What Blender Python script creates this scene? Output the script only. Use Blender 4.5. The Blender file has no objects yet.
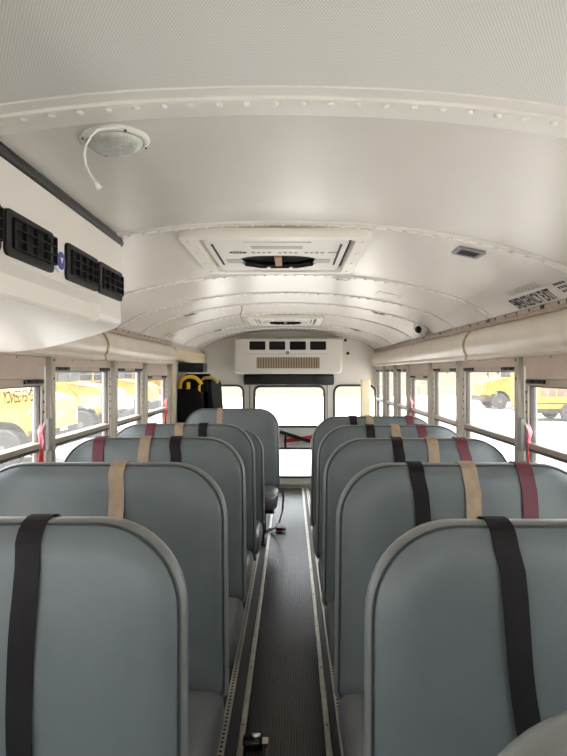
import bpy, bmesh, math, random
from mathutils import Vector, Matrix
random.seed(7)
C = bpy.context.scene.collection
E = 1.46            # eye height above the aisle floor
PI = math.pi
XC = -0.03          # centre line of the bus

# ------------------------------------------------------------------ materials
MATS = {}
def mat(name, col, rough=0.5, metal=0.0, noise=0.0, nscale=8.0, bump=0.0, bscale=200.0, coat=0.0,
        spec=0.5, col2=None, emit=None, dirt=None):
    m = bpy.data.materials.new(name); m.use_nodes = True
    nt = m.node_tree; b = nt.nodes['Principled BSDF']
    b.inputs['Base Color'].default_value = (*col, 1)
    b.inputs['Roughness'].default_value = rough
    b.inputs['Metallic'].default_value = metal
    b.inputs['Specular IOR Level'].default_value = spec
    b.inputs['Coat Weight'].default_value = coat
    tc = nt.nodes.new('ShaderNodeTexCoord')
    if noise > 0 or col2:
        n = nt.nodes.new('ShaderNodeTexNoise'); n.inputs['Scale'].default_value = nscale
        n.inputs['Detail'].default_value = 6; n.inputs['Roughness'].default_value = .6
        nt.links.new(tc.outputs['Object'], n.inputs['Vector'])
        r = nt.nodes.new('ShaderNodeValToRGB')
        r.color_ramp.elements[0].position = .35; r.color_ramp.elements[1].position = .68
        c2 = col2 or tuple(max(0, c*(1-noise)) for c in col)
        r.color_ramp.elements[0].color = (*c2, 1); r.color_ramp.elements[1].color = (*col, 1)
        nt.links.new(n.outputs['Fac'], r.inputs['Fac'])
        nt.links.new(r.outputs['Color'], b.inputs['Base Color'])
    if bump > 0:
        n2 = nt.nodes.new('ShaderNodeTexNoise'); n2.inputs['Scale'].default_value = bscale
        n2.inputs['Detail'].default_value = 4
        nt.links.new(tc.outputs['Object'], n2.inputs['Vector'])
        bp = nt.nodes.new('ShaderNodeBump'); bp.inputs['Strength'].default_value = bump
        bp.inputs['Distance'].default_value = .002
        nt.links.new(n2.outputs['Fac'], bp.inputs['Height'])
        nt.links.new(bp.outputs['Normal'], b.inputs['Normal'])
    if emit:
        b.inputs['Emission Color'].default_value = (*col, 1); b.inputs['Emission Strength'].default_value = emit
    MATS[name] = m
    return m

M = {}
M['vinyl'] = mat('seat vinyl', (.135,.156,.160), .32, noise=.16, nscale=5, bump=.25, bscale=420, spec=.5)
M['vinyl_edge'] = mat('seat vinyl edge', (.185,.188,.180), .32, noise=.2, nscale=9, bump=.25, bscale=420)
M['cushion'] = mat('cushion vinyl', (.125,.123,.122), .32, noise=.2, nscale=9, bump=.25, bscale=380)
M['pipe'] = mat('welt piping', (.045,.048,.046), .5)
M['strap_black'] = mat('black webbing', (.0085,.006,.007), .6, spec=.25, noise=.3, nscale=30, bump=.4, bscale=600)
M['strap_tan'] = mat('tan webbing', (.40,.29,.19), .55, noise=.25, nscale=25, bump=.4, bscale=600)
M['strap_maroon'] = mat('maroon webbing', (.13,.018,.03), .5, noise=.25, nscale=25, bump=.4, bscale=600)
M['leg_metal'] = mat('seat leg paint', (.03,.03,.032), .45, metal=.3)
M['ceil'] = mat('ceiling paint', (.745,.703,.642), .27, noise=.05, nscale=2.2)
M['rib'] = mat('rib paint', (.80,.77,.71), .35, noise=.05, nscale=4)
M['rivet'] = mat('rivet', (.80,.78,.74), .3, metal=.2)
M['cream'] = mat('cream plastic', (.80,.76,.70), .4, noise=.03, nscale=3)
M['cover'] = mat('conduit cover', (.66,.58,.49), .34, noise=.10, nscale=5)
M['tanclip'] = mat('aged clip', (.42,.32,.16), .5, noise=.2, nscale=20)
M['rail'] = mat('trim rail', (.40,.31,.245), .45, metal=.1, noise=.2, nscale=14)
M['header'] = mat('window header', (.52,.41,.34), .5, noise=.12, nscale=9)
M['wall'] = mat('grey wall', (.52,.52,.50), .45, noise=.08, nscale=4)
M['rearwall'] = mat('rear wall', (.78,.75,.70), .45, noise=.05, nscale=3)
M['alu'] = mat('window aluminium', (.42,.35,.28), .38, metal=.3, noise=.15, nscale=12)
M['aludark'] = mat('window gasket', (.06,.055,.05), .5)
M['post'] = mat('post paint', (.38,.345,.29), .42, metal=.15, noise=.1, nscale=9)
M['black'] = mat('black plastic', (.009,.008,.008), .5, spec=.3)
M['blacksoft'] = mat('black padding', (.014,.013,.013), .6, bump=.4, bscale=90)
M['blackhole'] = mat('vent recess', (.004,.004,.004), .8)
M['matte'] = mat('matte black', (.010,.010,.010), .95, spec=.08)
M['rubber'] = mat('black rubber', (.016,.014,.012), .5, noise=.3, nscale=10)
M['runner'] = mat('ribbed runner', (.024,.0195,.0165), .27, noise=.18, nscale=2.5)
M['floor'] = mat('bus floor', (.020,.017,.015), .5, noise=.3, nscale=5)
M['strip'] = mat('floor strip', (.62,.56,.47), .36, metal=.6, noise=.3, nscale=18)
M['track'] = mat('track aluminium', (.62,.58,.50), .4, metal=.6)
M['yellow'] = mat('grab rail yellow', (.85,.52,.02), .4)
M['yellowpale'] = mat('worn yellow', (.80,.60,.20), .45)
M['creamwall'] = mat('cream door header', (.66,.55,.36), .5, noise=.1, nscale=6)
M['creampole'] = mat('cream padded pole', (.74,.62,.42), .5)
M['brown'] = mat('brown grille', (.20,.135,.075), .5)
M['blue'] = mat('badge blue', (.035,.03,.28), .4)
M['white'] = mat('white plastic', (.82,.82,.80), .4)
M['red'] = mat('red ribbon', (.62,.035,.03), .5)
M['pink'] = mat('pink white tag', (.80,.42,.46), .5, col2=(.75,.12,.16), nscale=42)
M['copper'] = mat('copper tab', (.36,.17,.09), .45)
M['print'] = mat('black print', (.010,.010,.010), .6)
M['printfaint'] = mat('faint print', (.30,.28,.26), .6)
M['printglass'] = mat('glass print', (.10,.085,.08), .6)
M['lamplens'] = mat('lamp lens', (.62,.63,.56), .25, noise=.35, nscale=30, bump=.8, bscale=160, coat=.5)
M['greyplate'] = mat('grey speaker frame', (.26,.25,.24), .5)
M['grille'] = mat('dark mesh', (.045,.042,.04), .6, noise=.5, nscale=60)
# outdoors
M['busyellow'] = mat('bus yellow', (.25,.165,.012), .45, noise=.05, nscale=2)
M['tyre'] = mat('tyre', (.022,.021,.023), .7)
M['hub'] = mat('wheel hub', (.09,.09,.095), .6, metal=.0)
M['busglass'] = mat('bus glass', (.025,.028,.034), .3, spec=.25)
M['busglassbrown'] = mat('brown tinted glass', (.10,.07,.05), .3)
M['buswhite'] = mat('bus white trim', (.16,.16,.155), .5)
M['asphalt'] = mat('pale pavement', (.58,.555,.53), .85, noise=.12, nscale=.25)
M['grass'] = mat('dry grass', (.095,.086,.046), .9, noise=.3, nscale=.06)
M['leaf'] = mat('tree leaves', (.05,.075,.035), .8, noise=.4, nscale=1.2)
M['bark'] = mat('bark', (.10,.07,.05), .9)
M['carwhite'] = mat('car white', (.2,.2,.2), .3)
M['carred'] = mat('car red', (.15,.02,.02), .3)
M['brick'] = mat('tan wall', (.2,.165,.135), .8, noise=.1, nscale=1)
M['roofing'] = mat('grey roof', (.2,.2,.22), .8)

# perforated front ceiling: real pattern of the sheet, two interleaved rows of dots
def perforated():
    m = mat('perforated ceiling', (.74,.725,.675), .42)
    nt = m.node_tree; b = nt.nodes['Principled BSDF']
    tc = nt.nodes.new('ShaderNodeTexCoord'); sep = nt.nodes.new('ShaderNodeSeparateXYZ')
    nt.links.new(tc.outputs['Object'], sep.inputs[0])
    def math_(op, a, c=None):
        n = nt.nodes.new('ShaderNodeMath'); n.operation = op
        for i, v in enumerate((a, c)):
            if v is None: continue
            if isinstance(v, (int, float)): n.inputs[i].default_value = v
            else: nt.links.new(v, n.inputs[i])
        return n.outputs[0]
    def dots(off):
        s = .0052
        out = []
        for ax, sc in (('X', s), ('Y', s*1.6)):
            v = math_('ADD', math_('DIVIDE', sep.outputs[ax], sc), 1000+off)
            f = math_('SUBTRACT', math_('FRACT', v), .5)
            f = math_('MULTIPLY', f, sc/s)
            out.append(math_('MULTIPLY', f, f))
        return math_('LESS_THAN', math_('ADD', out[0], out[1]), .055)
    d = math_('MAXIMUM', dots(0), dots(.5))
    mix = nt.nodes.new('ShaderNodeMixRGB')
    nt.links.new(d, mix.inputs[0])
    mix.inputs[1].default_value = (.74,.725,.675,1); mix.inputs[2].default_value = (.50,.49,.45,1)
    nt.links.new(mix.outputs[0], b.inputs['Base Color'])
    return m
M['perf'] = perforated()

def glass(name, tint, dust, dustcol=(.8,.77,.72)):
    m = bpy.data.materials.new(name); m.use_nodes = True
    nt = m.node_tree; nt.nodes.clear()
    out = nt.nodes.new('ShaderNodeOutputMaterial')
    tr = nt.nodes.new('ShaderNodeBsdfTransparent'); tr.inputs[0].default_value = (*tint, 1)
    gl = nt.nodes.new('ShaderNodeBsdfGlossy'); gl.inputs['Roughness'].default_value = .02
    lw = nt.nodes.new('ShaderNodeLayerWeight'); lw.inputs[0].default_value = .5
    pw = nt.nodes.new('ShaderNodeMath'); pw.operation = 'POWER'; pw.inputs[1].default_value = 5
    nt.links.new(lw.outputs['Facing'], pw.inputs[0])
    fr = nt.nodes.new('ShaderNodeMath'); fr.operation = 'MULTIPLY_ADD'; fr.inputs[1].default_value = .5; fr.inputs[2].default_value = .02
    nt.links.new(pw.outputs[0], fr.inputs[0])
    mx = nt.nodes.new('ShaderNodeMixShader')
    nt.links.new(fr.outputs[0], mx.inputs[0]); nt.links.new(tr.outputs[0], mx.inputs[1]); nt.links.new(gl.outputs[0], mx.inputs[2])
    du = nt.nodes.new('ShaderNodeBsdfTranslucent'); du.inputs[0].default_value = (*dustcol, 1)
    n = nt.nodes.new('ShaderNodeTexNoise'); n.inputs['Scale'].default_value = 7; n.inputs['Detail'].default_value = 5
    tc = nt.nodes.new('ShaderNodeTexCoord'); nt.links.new(tc.outputs['Object'], n.inputs['Vector'])
    mr = nt.nodes.new('ShaderNodeMapRange'); mr.inputs[3].default_value = dust*.7; mr.inputs[4].default_value = dust*1.3
    nt.links.new(n.outputs['Fac'], mr.inputs[0])
    m2 = nt.nodes.new('ShaderNodeMixShader')
    nt.links.new(mr.outputs[0], m2.inputs[0]); nt.links.new(mx.outputs[0], m2.inputs[1]); nt.links.new(du.outputs[0], m2.inputs[2])
    nt.links.new(m2.outputs[0], out.inputs[0])
    return m
M['glass_l'] = glass('dusty side glass', (.86,.86,.86), .04)
M['glass_r'] = glass('side glass', (.90,.90,.89), .03)
M['glass_b'] = glass('rear glass', (.92,.92,.91), .010)

# ------------------------------------------------------------------ mesh helpers
def obj(name, bm, m, parent=None, smooth=False, bevel=0, seg=2):
    me = bpy.data.meshes.new(name)
    bmesh.ops.recalc_face_normals(bm, faces=bm.faces[:])
    bm.to_mesh(me); bm.free()
    for x in (m if isinstance(m, (list, tuple)) else [m]): me.materials.append(x)
    return link(name, me, parent, smooth, bevel, seg)
def link(name, me, parent=None, smooth=False, bevel=0, seg=2):
    o = bpy.data.objects.new(name, me); C.objects.link(o)
    if parent: o.parent = parent
    if smooth:
        for p in me.polygons: p.use_smooth = True
    if bevel:
        b = o.modifiers.new('bevel', 'BEVEL'); b.width = bevel; b.segments = seg; b.limit_method = 'ANGLE'
        b.angle_limit = math.radians(40)
    return o
def thing(name, label, cat, loc=(0,0,0), group=None, rotz=0):
    o = bpy.data.objects.new(name, None); C.objects.link(o)
    o.location = loc; o.rotation_euler = (0,0,rotz); o.empty_display_size = .1
    o['label'] = label; o['category'] = cat
    if group: o['group'] = group
    return o
def tag(o, label, cat, group=None):
    o['label'] = label; o['category'] = cat
    if group: o['group'] = group
    return o
def struct(o, label=None, cat=None):
    o['kind'] = 'structure'
    if label: o['label'] = label
    if cat: o['category'] = cat
    return o
def B(): return bmesh.new()
def box(bm, x0, x1, y0, y1, z0, z1, mi=0):
    v = [bm.verts.new((x, y, z)) for x in (x0, x1) for y in (y0, y1) for z in (z0, z1)]
    for f in ((0,1,3,2),(4,6,7,5),(0,4,5,1),(2,3,7,6),(0,2,6,4),(1,5,7,3)):
        bm.faces.new([v[i] for i in f]).material_index = mi
    return bm
def loft(bm, rings, cap=True, closed=True, mi=0):
    vs = [[bm.verts.new(p) for p in r] for r in rings]
    n = len(vs[0])
    for a, b in zip(vs[:-1], vs[1:]):
        for i in range(n if closed else n-1):
            j = (i+1) % n
            bm.faces.new((a[i], a[j], b[j], b[i])).material_index = mi
    if cap and closed:
        bm.faces.new(vs[0][::-1]).material_index = mi; bm.faces.new(vs[-1]).material_index = mi
    return vs
def tube(bm, pts, r, n=8, cap=True):
    pts = [Vector(p) for p in pts]; rings = []
    up = None
    for i, p in enumerate(pts):
        t = (pts[min(i+1, len(pts)-1)] - pts[max(i-1, 0)]).normalized()
        if up is None:
            up = Vector((0,0,1)) if abs(t.z) < .9 else Vector((1,0,0))
        a = t.cross(up).normalized(); up = a.cross(t).normalized()
        rr = r[i] if isinstance(r, (list, tuple)) else r
        rings.append([p + a*math.cos(2*PI*k/n)*rr + up*math.sin(2*PI*k/n)*rr for k in range(n)])
    loft(bm, rings, cap)
    return bm
def lathe(bm, prof, mtx, n=24, cap=True):   # prof: (r, h) about local z
    rings = [[mtx @ Vector((r*math.cos(2*PI*k/n), r*math.sin(2*PI*k/n), h)) for k in range(n)] for r, h in prof]
    loft(bm, rings, cap)
    return bm
def rrect(hw, z0, z1, rt, rb=None, n=8):     # rounded rectangle outline in 2D, centred on x = 0
    rb = rt if rb is None else rb
    pts = []
    for cx, cz, r, a0 in ((hw-rt, z1-rt, rt, 0), (-hw+rt, z1-rt, rt, 90), (-hw+rb, z0+rb, rb, 180), (hw-rb, z0+rb, rb, 270)):
        for k in range(n+1):
            a = math.radians(a0 + 90*k/n); pts.append((cx + r*math.cos(a), cz + r*math.sin(a)))
    return pts
def ribbon(bm, pts, wdir, w, t=.002):        # flat band along pts
    pts = [Vector(p) for p in pts]; wd = Vector(wdir).normalized(); rings = []
    for i, p in enumerate(pts):
        tg = (pts[min(i+1, len(pts)-1)] - pts[max(i-1, 0)]).normalized()
        nn = tg.cross(wd).normalized()
        rings.append([p+wd*w/2+nn*t/2, p-wd*w/2+nn*t/2, p-wd*w/2-nn*t/2, p+wd*w/2-nn*t/2])
    loft(bm, rings)
    return bm
def plate(name, outer, holes, y0, y1, m, parent=None, axis='y', bevel=0):
    """flat plate with holes: 2D outline extruded along one axis"""
    cu = bpy.data.curves.new(name, 'CURVE'); cu.dimensions = '2D'; cu.fill_mode = 'BOTH'; cu.extrude = (y1-y0)/2
    for pl in [outer]+holes:
        s = cu.splines.new('POLY'); s.points.add(len(pl)-1)
        for p, q in zip(s.points, pl): p.co = (q[0], q[1], 0, 1)
        s.use_cyclic_u = True
    tmp = bpy.data.objects.new('tmp', cu); C.objects.link(tmp)
    bpy.context.view_layer.update()
    me = bpy.data.meshes.new_from_object(tmp.evaluated_get(bpy.context.evaluated_depsgraph_get()))
    bpy.data.objects.remove(tmp); bpy.data.curves.remove(cu)
    mid = (y0+y1)/2
    for v in me.vertices:
        a, b, c = v.co
        v.co = (a, mid-c, b) if axis == 'y' else ((mid+c, a, b) if axis == 'x' else (a, b, mid+c))
    me.name = name; me.materials.clear(); me.materials.append(m)
    bm = bmesh.new(); bm.from_mesh(me); bmesh.ops.remove_doubles(bm, verts=bm.verts[:], dist=1e-5)
    bmesh.ops.recalc_face_normals(bm, faces=bm.faces[:]); bm.to_mesh(me); bm.free()
    return link(name, me, parent, bevel=bevel)
def shift2(pl, dx, dz=0): return [(x+dx, z+dz) for x, z in pl]
def ringtube(bm, pl, y, r, n=6, plane='y'):
    pts = [Vector((a, y, b)) if plane == 'y' else Vector((y, a, b)) for a, b in pl]
    m = len(pts); rings = []
    for i, p in enumerate(pts):
        t = (pts[(i+1) % m]-pts[i-1]).normalized()
        nn = Vector((0,1,0)) if plane == 'y' else Vector((1,0,0))
        a = t.cross(nn).normalized()
        rings.append([p + a*math.cos(2*PI*k/n)*r + nn*math.sin(2*PI*k/n)*r for k in range(n)])
    loft(bm, rings+[rings[0]], cap=False)
    bmesh.ops.remove_doubles(bm, verts=bm.verts[:], dist=1e-5)
    return bm
def textmesh(name, body, m, size, fn, parent=None, bold=0.0, width=1.0, spacing=1.0):
    cu = bpy.data.curves.new(name, 'FONT'); cu.body = body; cu.size = size; cu.space_character = spacing
    cu.align_x = 'LEFT'; cu.offset = bold; cu.resolution_u = 3
    tmp = bpy.data.objects.new('tmp', cu); C.objects.link(tmp); bpy.context.view_layer.update()
    me = bpy.data.meshes.new_from_object(tmp.evaluated_get(bpy.context.evaluated_depsgraph_get()))
    bpy.data.objects.remove(tmp); bpy.data.curves.remove(cu)
    bm = bmesh.new(); bm.from_mesh(me)
    bmesh.ops.triangulate(bm, faces=bm.faces[:]); bmesh.ops.subdivide_edges(bm, edges=[e for e in bm.edges if e.calc_length() > size*.3], cuts=1)
    for v in bm.verts: v.co = fn(v.co.x*width, v.co.y)
    bm.to_mesh(me); bm.free(); me.name = name; me.materials.clear(); me.materials.append(m)
    return link(name, me, parent)

# ------------------------------------------------------------------ the shell
PROF = [(0,0),(.15,.003),(.3,.011),(.45,.027),(.6,.05),(.75,.083),(.89,.125),(.99,.168),(1.06,.212),(1.11,.255),(1.14,.285)]
APEX = E + .516
def zc(x):
    u = abs(x-XC)
    for k in range(len(PROF)-1):
        (a, b), (c, d) = PROF[k], PROF[k+1]
        if u <= c:
            h = c-a; t = (u-a)/h
            m0 = 0 if k == 0 else (d-PROF[k-1][1])/(c-PROF[k-1][0])
            m1 = (PROF[k+2][1]-b)/(PROF[k+2][0]-a) if k+2 < len(PROF) else (d-b)/h
            return APEX - ((2*t**3-3*t*t+1)*b + (t**3-2*t*t+t)*h*m0 + (3*t*t-2*t**3)*d + (t**3-t*t)*h*m1)
    return APEX - PROF[-1][1]
XS = [XC-1.14+2.28*k/76 for k in range(77)]
YF, YR = -2.6, 7.05
XR, XL = 1.065, -1.12
XRC, XLC = 1.11, -1.17     # outer skin that carries the cover and rail
          # inner faces of side walls
def ceiling_sheet(y0, y1, name, m, lab):
    bm = B(); rings = []
    for y in (y0, y1):
        rings.append([(x, y, zc(x)) for x in XS] + [(x, y, zc(x)+.03) for x in reversed(XS)])
    loft(bm, rings)
    o = struct(obj(name, bm, m, smooth=True), lab, 'ceiling'); e = o.modifiers.new('es', 'EDGE_SPLIT'); e.split_angle = math.radians(40)
    return o
c1 = ceiling_sheet(YF, 1.04, 'ceiling', M['perf'], 'perforated off-white ceiling sheet over the front of the bus')
c2 = ceiling_sheet(1.04, YR, 'ceiling', M['ceil'], 'plain off-white curved ceiling behind the first rib')

TR = [0]
def trim(bm, m, label, smooth=False, bevel=0, cat='trim'):
    TR[0] += 1
    return struct(obj('trim_%d' % TR[0], bm, m, smooth=smooth, bevel=bevel), label, cat)
# roof ribs with rivets
for i, (y, w, lab) in enumerate(((1.06,.07,'nearest riveted roof rib with a pale raised edge'),(1.93,.05,'riveted roof rib just in front of the roof hatch'),
                    (2.93,.05,'riveted roof rib just behind the near roof hatch'),(3.62,.04,'thin roof rib seam in mid cabin'),(4.16,.05,'riveted roof rib level with the mid ceiling speakers'),
                    (4.86,.04,'roof rib seam before the rear roof hatch'),(5.85,.05,'roof rib behind the rear roof hatch'),(6.5,.04,'last roof rib before the rear wall'))):
    bm = B(); rings = []
    big = i == 0
    prof = ((-.053,0),(-.050,.003),(-.020,.003),(-.0195,.0095),(-.012,.0105),(.048,.0085),(.054,0)) if big else ((-w/2,0),(-w/2+.001,.008),(-w/2+.008,.010),(w/2-.006,.006),(w/2,0))
    for dy, dz in prof:
        rings.append([(x, y+dy, zc(x)-dz+.0005) for x in XS])
    loft(bm, rings, cap=False, closed=False)
    t = trim(bm, M['rib'], lab, smooth=False)
    bm = B()
    for q in range(41):
        x = XC - 1.05 + q*.0525
        lathe(bm, [(.0078,0),(.0072,-.0034),(.004,-.0058),(.0012,-.0064)], Matrix.Translation((x, y-.006 if big else y-w*.12, zc(x)-.0088)), 10)
    obj('rivets', bm, M['rivet'], t, smooth=True)

# floor
bm = B(); box(bm, XL-.05, XR+.05, YF, YR, -.06, 0)
struct(obj('floor', bm, M['floor']), 'black rubber floor under the seats', 'floor')
# ribbed runner
SL, SR = -.196, .147
bm = B(); n = 26; pts = []
for k in range(n):
    a = SL+.012 + (SR-SL-.024)*k/n; d = (SR-SL-.024)/n
    pts += [(a, .004), (a+d*.18, .0085), (a+d*.62, .0085), (a+d*.8, .004)]
pts.append((SR-.012, .004))
loft(bm, [[(x, y, z) for x, z in pts] for y in (YF+.1, YR-.02)], cap=False, closed=False)
struct(obj('floor_runner', bm, M['runner']), 'dark ribbed rubber runner down the middle of the aisle', 'floor')
for x, lab in ((SL, 'scuffed metal strip along the left edge of the aisle runner'), (SR, 'scuffed metal strip along the right edge of the aisle runner')):
    bm = B(); box(bm, x-.012, x+.012, YF+.1, YR-.02, 0, .011)
    t = trim(bm, M['strip'], lab, bevel=.004)
    bm = B()
    for k in range(14): lathe(bm, [(.005,0),(.004,.002)], Matrix.Translation((x, .5+k*.45, .0108)), 8)
    obj('screws', bm, M['leg_metal'], t)
for x, lab in ((XC-.24, 'perforated metal anchor track on the floor left of the aisle'), (XC+.235, 'perforated metal anchor track on the floor right of the aisle')):
    bm = B(); box(bm, x-.014, x+.014, .2, YR-.1, 0, .009)
    t = trim(bm, M['track'], lab)
    bm = B()
    for k in range(250): lathe(bm, [(.006,0),(.006,.0012)], Matrix.Translation((x, .4+k*.026, .0088)), 8)
    obj('holes', bm, M['blackhole'], t)

# window bays  (posts measured along the bus)
PR = [-1.9,-1.19,-.47,.25,.97,1.66,2.565,3.48,4.21,5.0,5.63,6.29,6.98]
PL = [-1.9,-1.19,-.47,.25,.97,1.66,2.565,3.49,4.23,5.06]
ZT, ZB = E+.045, E-.68       # opening top / sill
def side_wall(side):
    s = 1 if side == 'right' else -1
    xin = XR if s > 0 else XL
    P = PR if s > 0 else PL
    bm = B()
    a, b = sorted((xin, xin+s*.05))
    box(bm, a, b, YF, YR, 0, ZB)                              # below the sills
    box(bm, a, b, YF, YR, ZT, E+.30)                          # header
    box(bm, a, b, P[-1], YR, ZB, ZT)                          # solid end
    box(bm, a, b, YF, P[0]-.3, ZB, ZT)
    for y in P[:-1]: box(bm, a, b, y-.02, y+.02, ZB, ZT)
    o = struct(obj('wall_'+side, bm, M['wall']), side+' side wall of the bus below and above the windows', 'wall')
    return o
side_wall('right'); side_wall('left')
ordn = ['first','second','third','fourth','fifth','sixth','seventh','eighth','ninth','tenth','eleventh','twelfth','thirteenth']
WN = [0]
EXITS = {('R',5):1, ('R',8):1, ('L',5):1, ('L',8):1}
def window(sd, i, y0, y1, handle):
    s = 1 if sd == 'R' else -1
    xin = XR if s > 0 else XL
    xg = xin + s*.014                                   # glass plane
    WN[0] += 1
    side = 'right' if s > 0 else 'left'
    low = (sd, i) in EXITS
    w = thing('window_%d' % WN[0], ('%s side window in the wall, %s in view counting from the camera' % (side, ordn[i-5]) if i >= 5 else '%s side window beside or behind the camera' % side), 'window', (xg, (y0+y1)/2, ZB))
    w['kind'] = 'structure'
    L = (y1-y0)/2; H = ZT-ZB
    top = H - (.075 if low else .018)                   # top of sash frame
    g = top - (.03 if low else .022)
    rail = E-.335-ZB
    h0 = L-.022
    bm = B()
    box(bm, -.022,.022, -h0, h0, g, top); box(bm, -.022,.022, -h0, -h0+.022, 0, g); box(bm, -.022,.022, h0-.022, h0, 0, g)
    box(bm, -.022,.022, -h0, h0, 0, .03)
    obj('window_frame', bm, M['alu'], w, bevel=.003)
    bm = B(); q = h0-.022
    box(bm, -.012,.012, -q, -q+.006, .03, g); box(bm, -.012,.012, q-.006, q, .03, g); box(bm, -.012,.012, -q, q, g-.006, g)
    obj('gasket', bm, M['aludark'], w)
    bm = B(); box(bm, -.024-.006*(s<0), .024+.006*(s>0)-.03*(s>0)+.02*(s>0), -h0+.01, h0-.01, rail-.004, rail+.020)
    r = obj('sash_rail', bm, M['alu'], w, bevel=.004)
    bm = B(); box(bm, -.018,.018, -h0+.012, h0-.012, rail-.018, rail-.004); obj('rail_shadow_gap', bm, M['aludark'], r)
    gm = M['glass_r'] if s > 0 else M['glass_l']
    for z0, z1 in ((rail+.02, g-.006), (.03, rail-.018)):
        bm = B(); box(bm, -.002,.002, -q+.006, q-.006, z0, z1); obj('pane', bm, gm, w)
    for e in (-1, 1):
        bm = B(); yc = e*(h0-.11)
        ww = .085 if not low else .085
        box(bm, -s*.030, -s*.020, yc-ww, yc+ww, top-.021, top-.003)
        box(bm, -s*.036, -s*.030, yc-ww*.6, yc-ww*.1, top-.017, top-.006); box(bm, -s*.036, -s*.030, yc+ww*.2, yc+ww*.7, top-.017, top-.006)
        obj('latch', bm, M['black'], w, bevel=.002)
    if low:                                              # fixed filler above the lower exit sash
        bm = B(); box(bm, -.02,.02, -h0, h0, top+.001, H); obj('filler_strip', bm, M['header'], w)
    bm = B()                                             # row of small sash stops on the far jamb
    for k in range(6):
        z = rail+.06+k*.045
        box(bm, -s*.026, -s*.022, h0-.016, h0-.008, z, z+.012)
    obj('sash_stops', bm, M['aludark'], w)
    return w
for i in range(len(PR)-1): window('R', i, PR[i]+.02, PR[i+1]-.02, 0)
for i in range(len(PL)-1): window('L', i, PL[i]+.02, PL[i+1]-.02, 0)
def post(x0, x1, y, side, k):
    bm = B(); a, b = sorted((x0, x1))
    box(bm, a, b, y-.0225, y+.0225, ZB-.1, E+.075)
    t = trim(bm, M['post'], ('%s post in view between the %s side windows, counting from the camera' % (ordn[k-6], side) if k >= 6 else 'window post on the %s beside or behind the camera' % side), bevel=.006, cat='post')
    xx = x0
    bm = B(); s = 1 if x1 > x0 else -1
    for z in (E-.03, E+.055, E-.5): lathe(bm, [(.006,0),(.005,.003)], Matrix.Translation((x0, y, z)) @ Matrix.Rotation(-s*PI/2, 4, 'Y'), 8)
    obj('screws', bm, M['leg_metal'], t)
for k, y in enumerate(PR[:-1]): post(1.03, XR, y, 'right', k)
for k, y in enumerate(PL): post(-1.085, XL, y, 'left', k)
# header strip, conduit cover and rail on both sides
for s, xin, y1, side in ((1, XRC, YR-.02, 'right'), (-1, XLC, 5.2, 'left')):
    bm = B(); a, b = sorted((xin-s*.03, xin-s*.057)); box(bm, a, b, YF+.3, y1, E+.025, E+.085)
    t = trim(bm, M['header'], 'pinkish metal header strip above the %s windows' % side)
    bm = B()
    for k in range(24): lathe(bm, [(.005,0),(.004,.0025)], Matrix.Translation((xin-s*.057, -1.5+k*.29, E+.06)) @ Matrix.Rotation(-s*PI/2, 4, 'Y'), 8)
    obj('screws', bm, M['rail'], t)
    sec = [(.03,.246),(.054,.243),(.070,.234),(.090,.213),(.104,.185),(.110,.155),(.104,.12),(.090,.098),(.092,.09),(.097,.08),(.090,.070),(.06,.068),(.03,.072)]
    bm = B(); loft(bm, [[(xin-s*d, y, E+z) for d, z in sec] for y in (YF+.3, y1)])
    t = trim(bm, M['cover'], 'rounded cream conduit cover running above the %s windows' % side, smooth=True)
    e = t.modifiers.new('es', 'EDGE_SPLIT'); e.split_angle = math.radians(38)
    for yb in (3.25,):
        bm = B(); sec2 = [(d*1.03+.001, z+(.002 if z > .15 else -.002)) for d, z in sec[1:-1]]
        loft(bm, [[(xin-s*d, y, E+z) for d, z in sec2] for y in (yb-.016, yb+.016)], cap=False, closed=False)
        c = obj('clamp_band', bm, M['tanclip'], t); c.modifiers.new('s', 'SOLIDIFY').thickness = .002
        c['label'] = 'yellowed clamp band'
    bm = B()
    sec = [(.03,.30),(.044,.287),(.066,.281),(.070,.276),(.068,.262),(.062,.258),(.062,.247),(.056,.243),(.03,.243)]
    loft(bm, [[(xin-s*d, y, E+z) for d, z in sec] for y in (YF+.3, YR-.02 if s > 0 else 5.2)])
    t = trim(bm, M['rail'], 'brownish metal rail where the %s wall meets the ceiling' % side)
    bm = B()
    for k in range(60):
        y = -1.2+k*.135
        if y > (6.9 if s > 0 else 5.1): break
        lathe(bm, [(.0065,0),(.005,.004)], Matrix.Translation((xin-s*.0685, y, E+.270)) @ Matrix.Rotation(-s*PI/2, 4, 'Y'), 8)
    for y in (2.1,2.32,2.95,3.25,3.9,4.4):
        if s > 0: box(bm, xin-.072, xin-.06, y-.016, y+.016, E+.262, E+.278)
    obj('screws', bm, M['leg_metal'], t)

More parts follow.
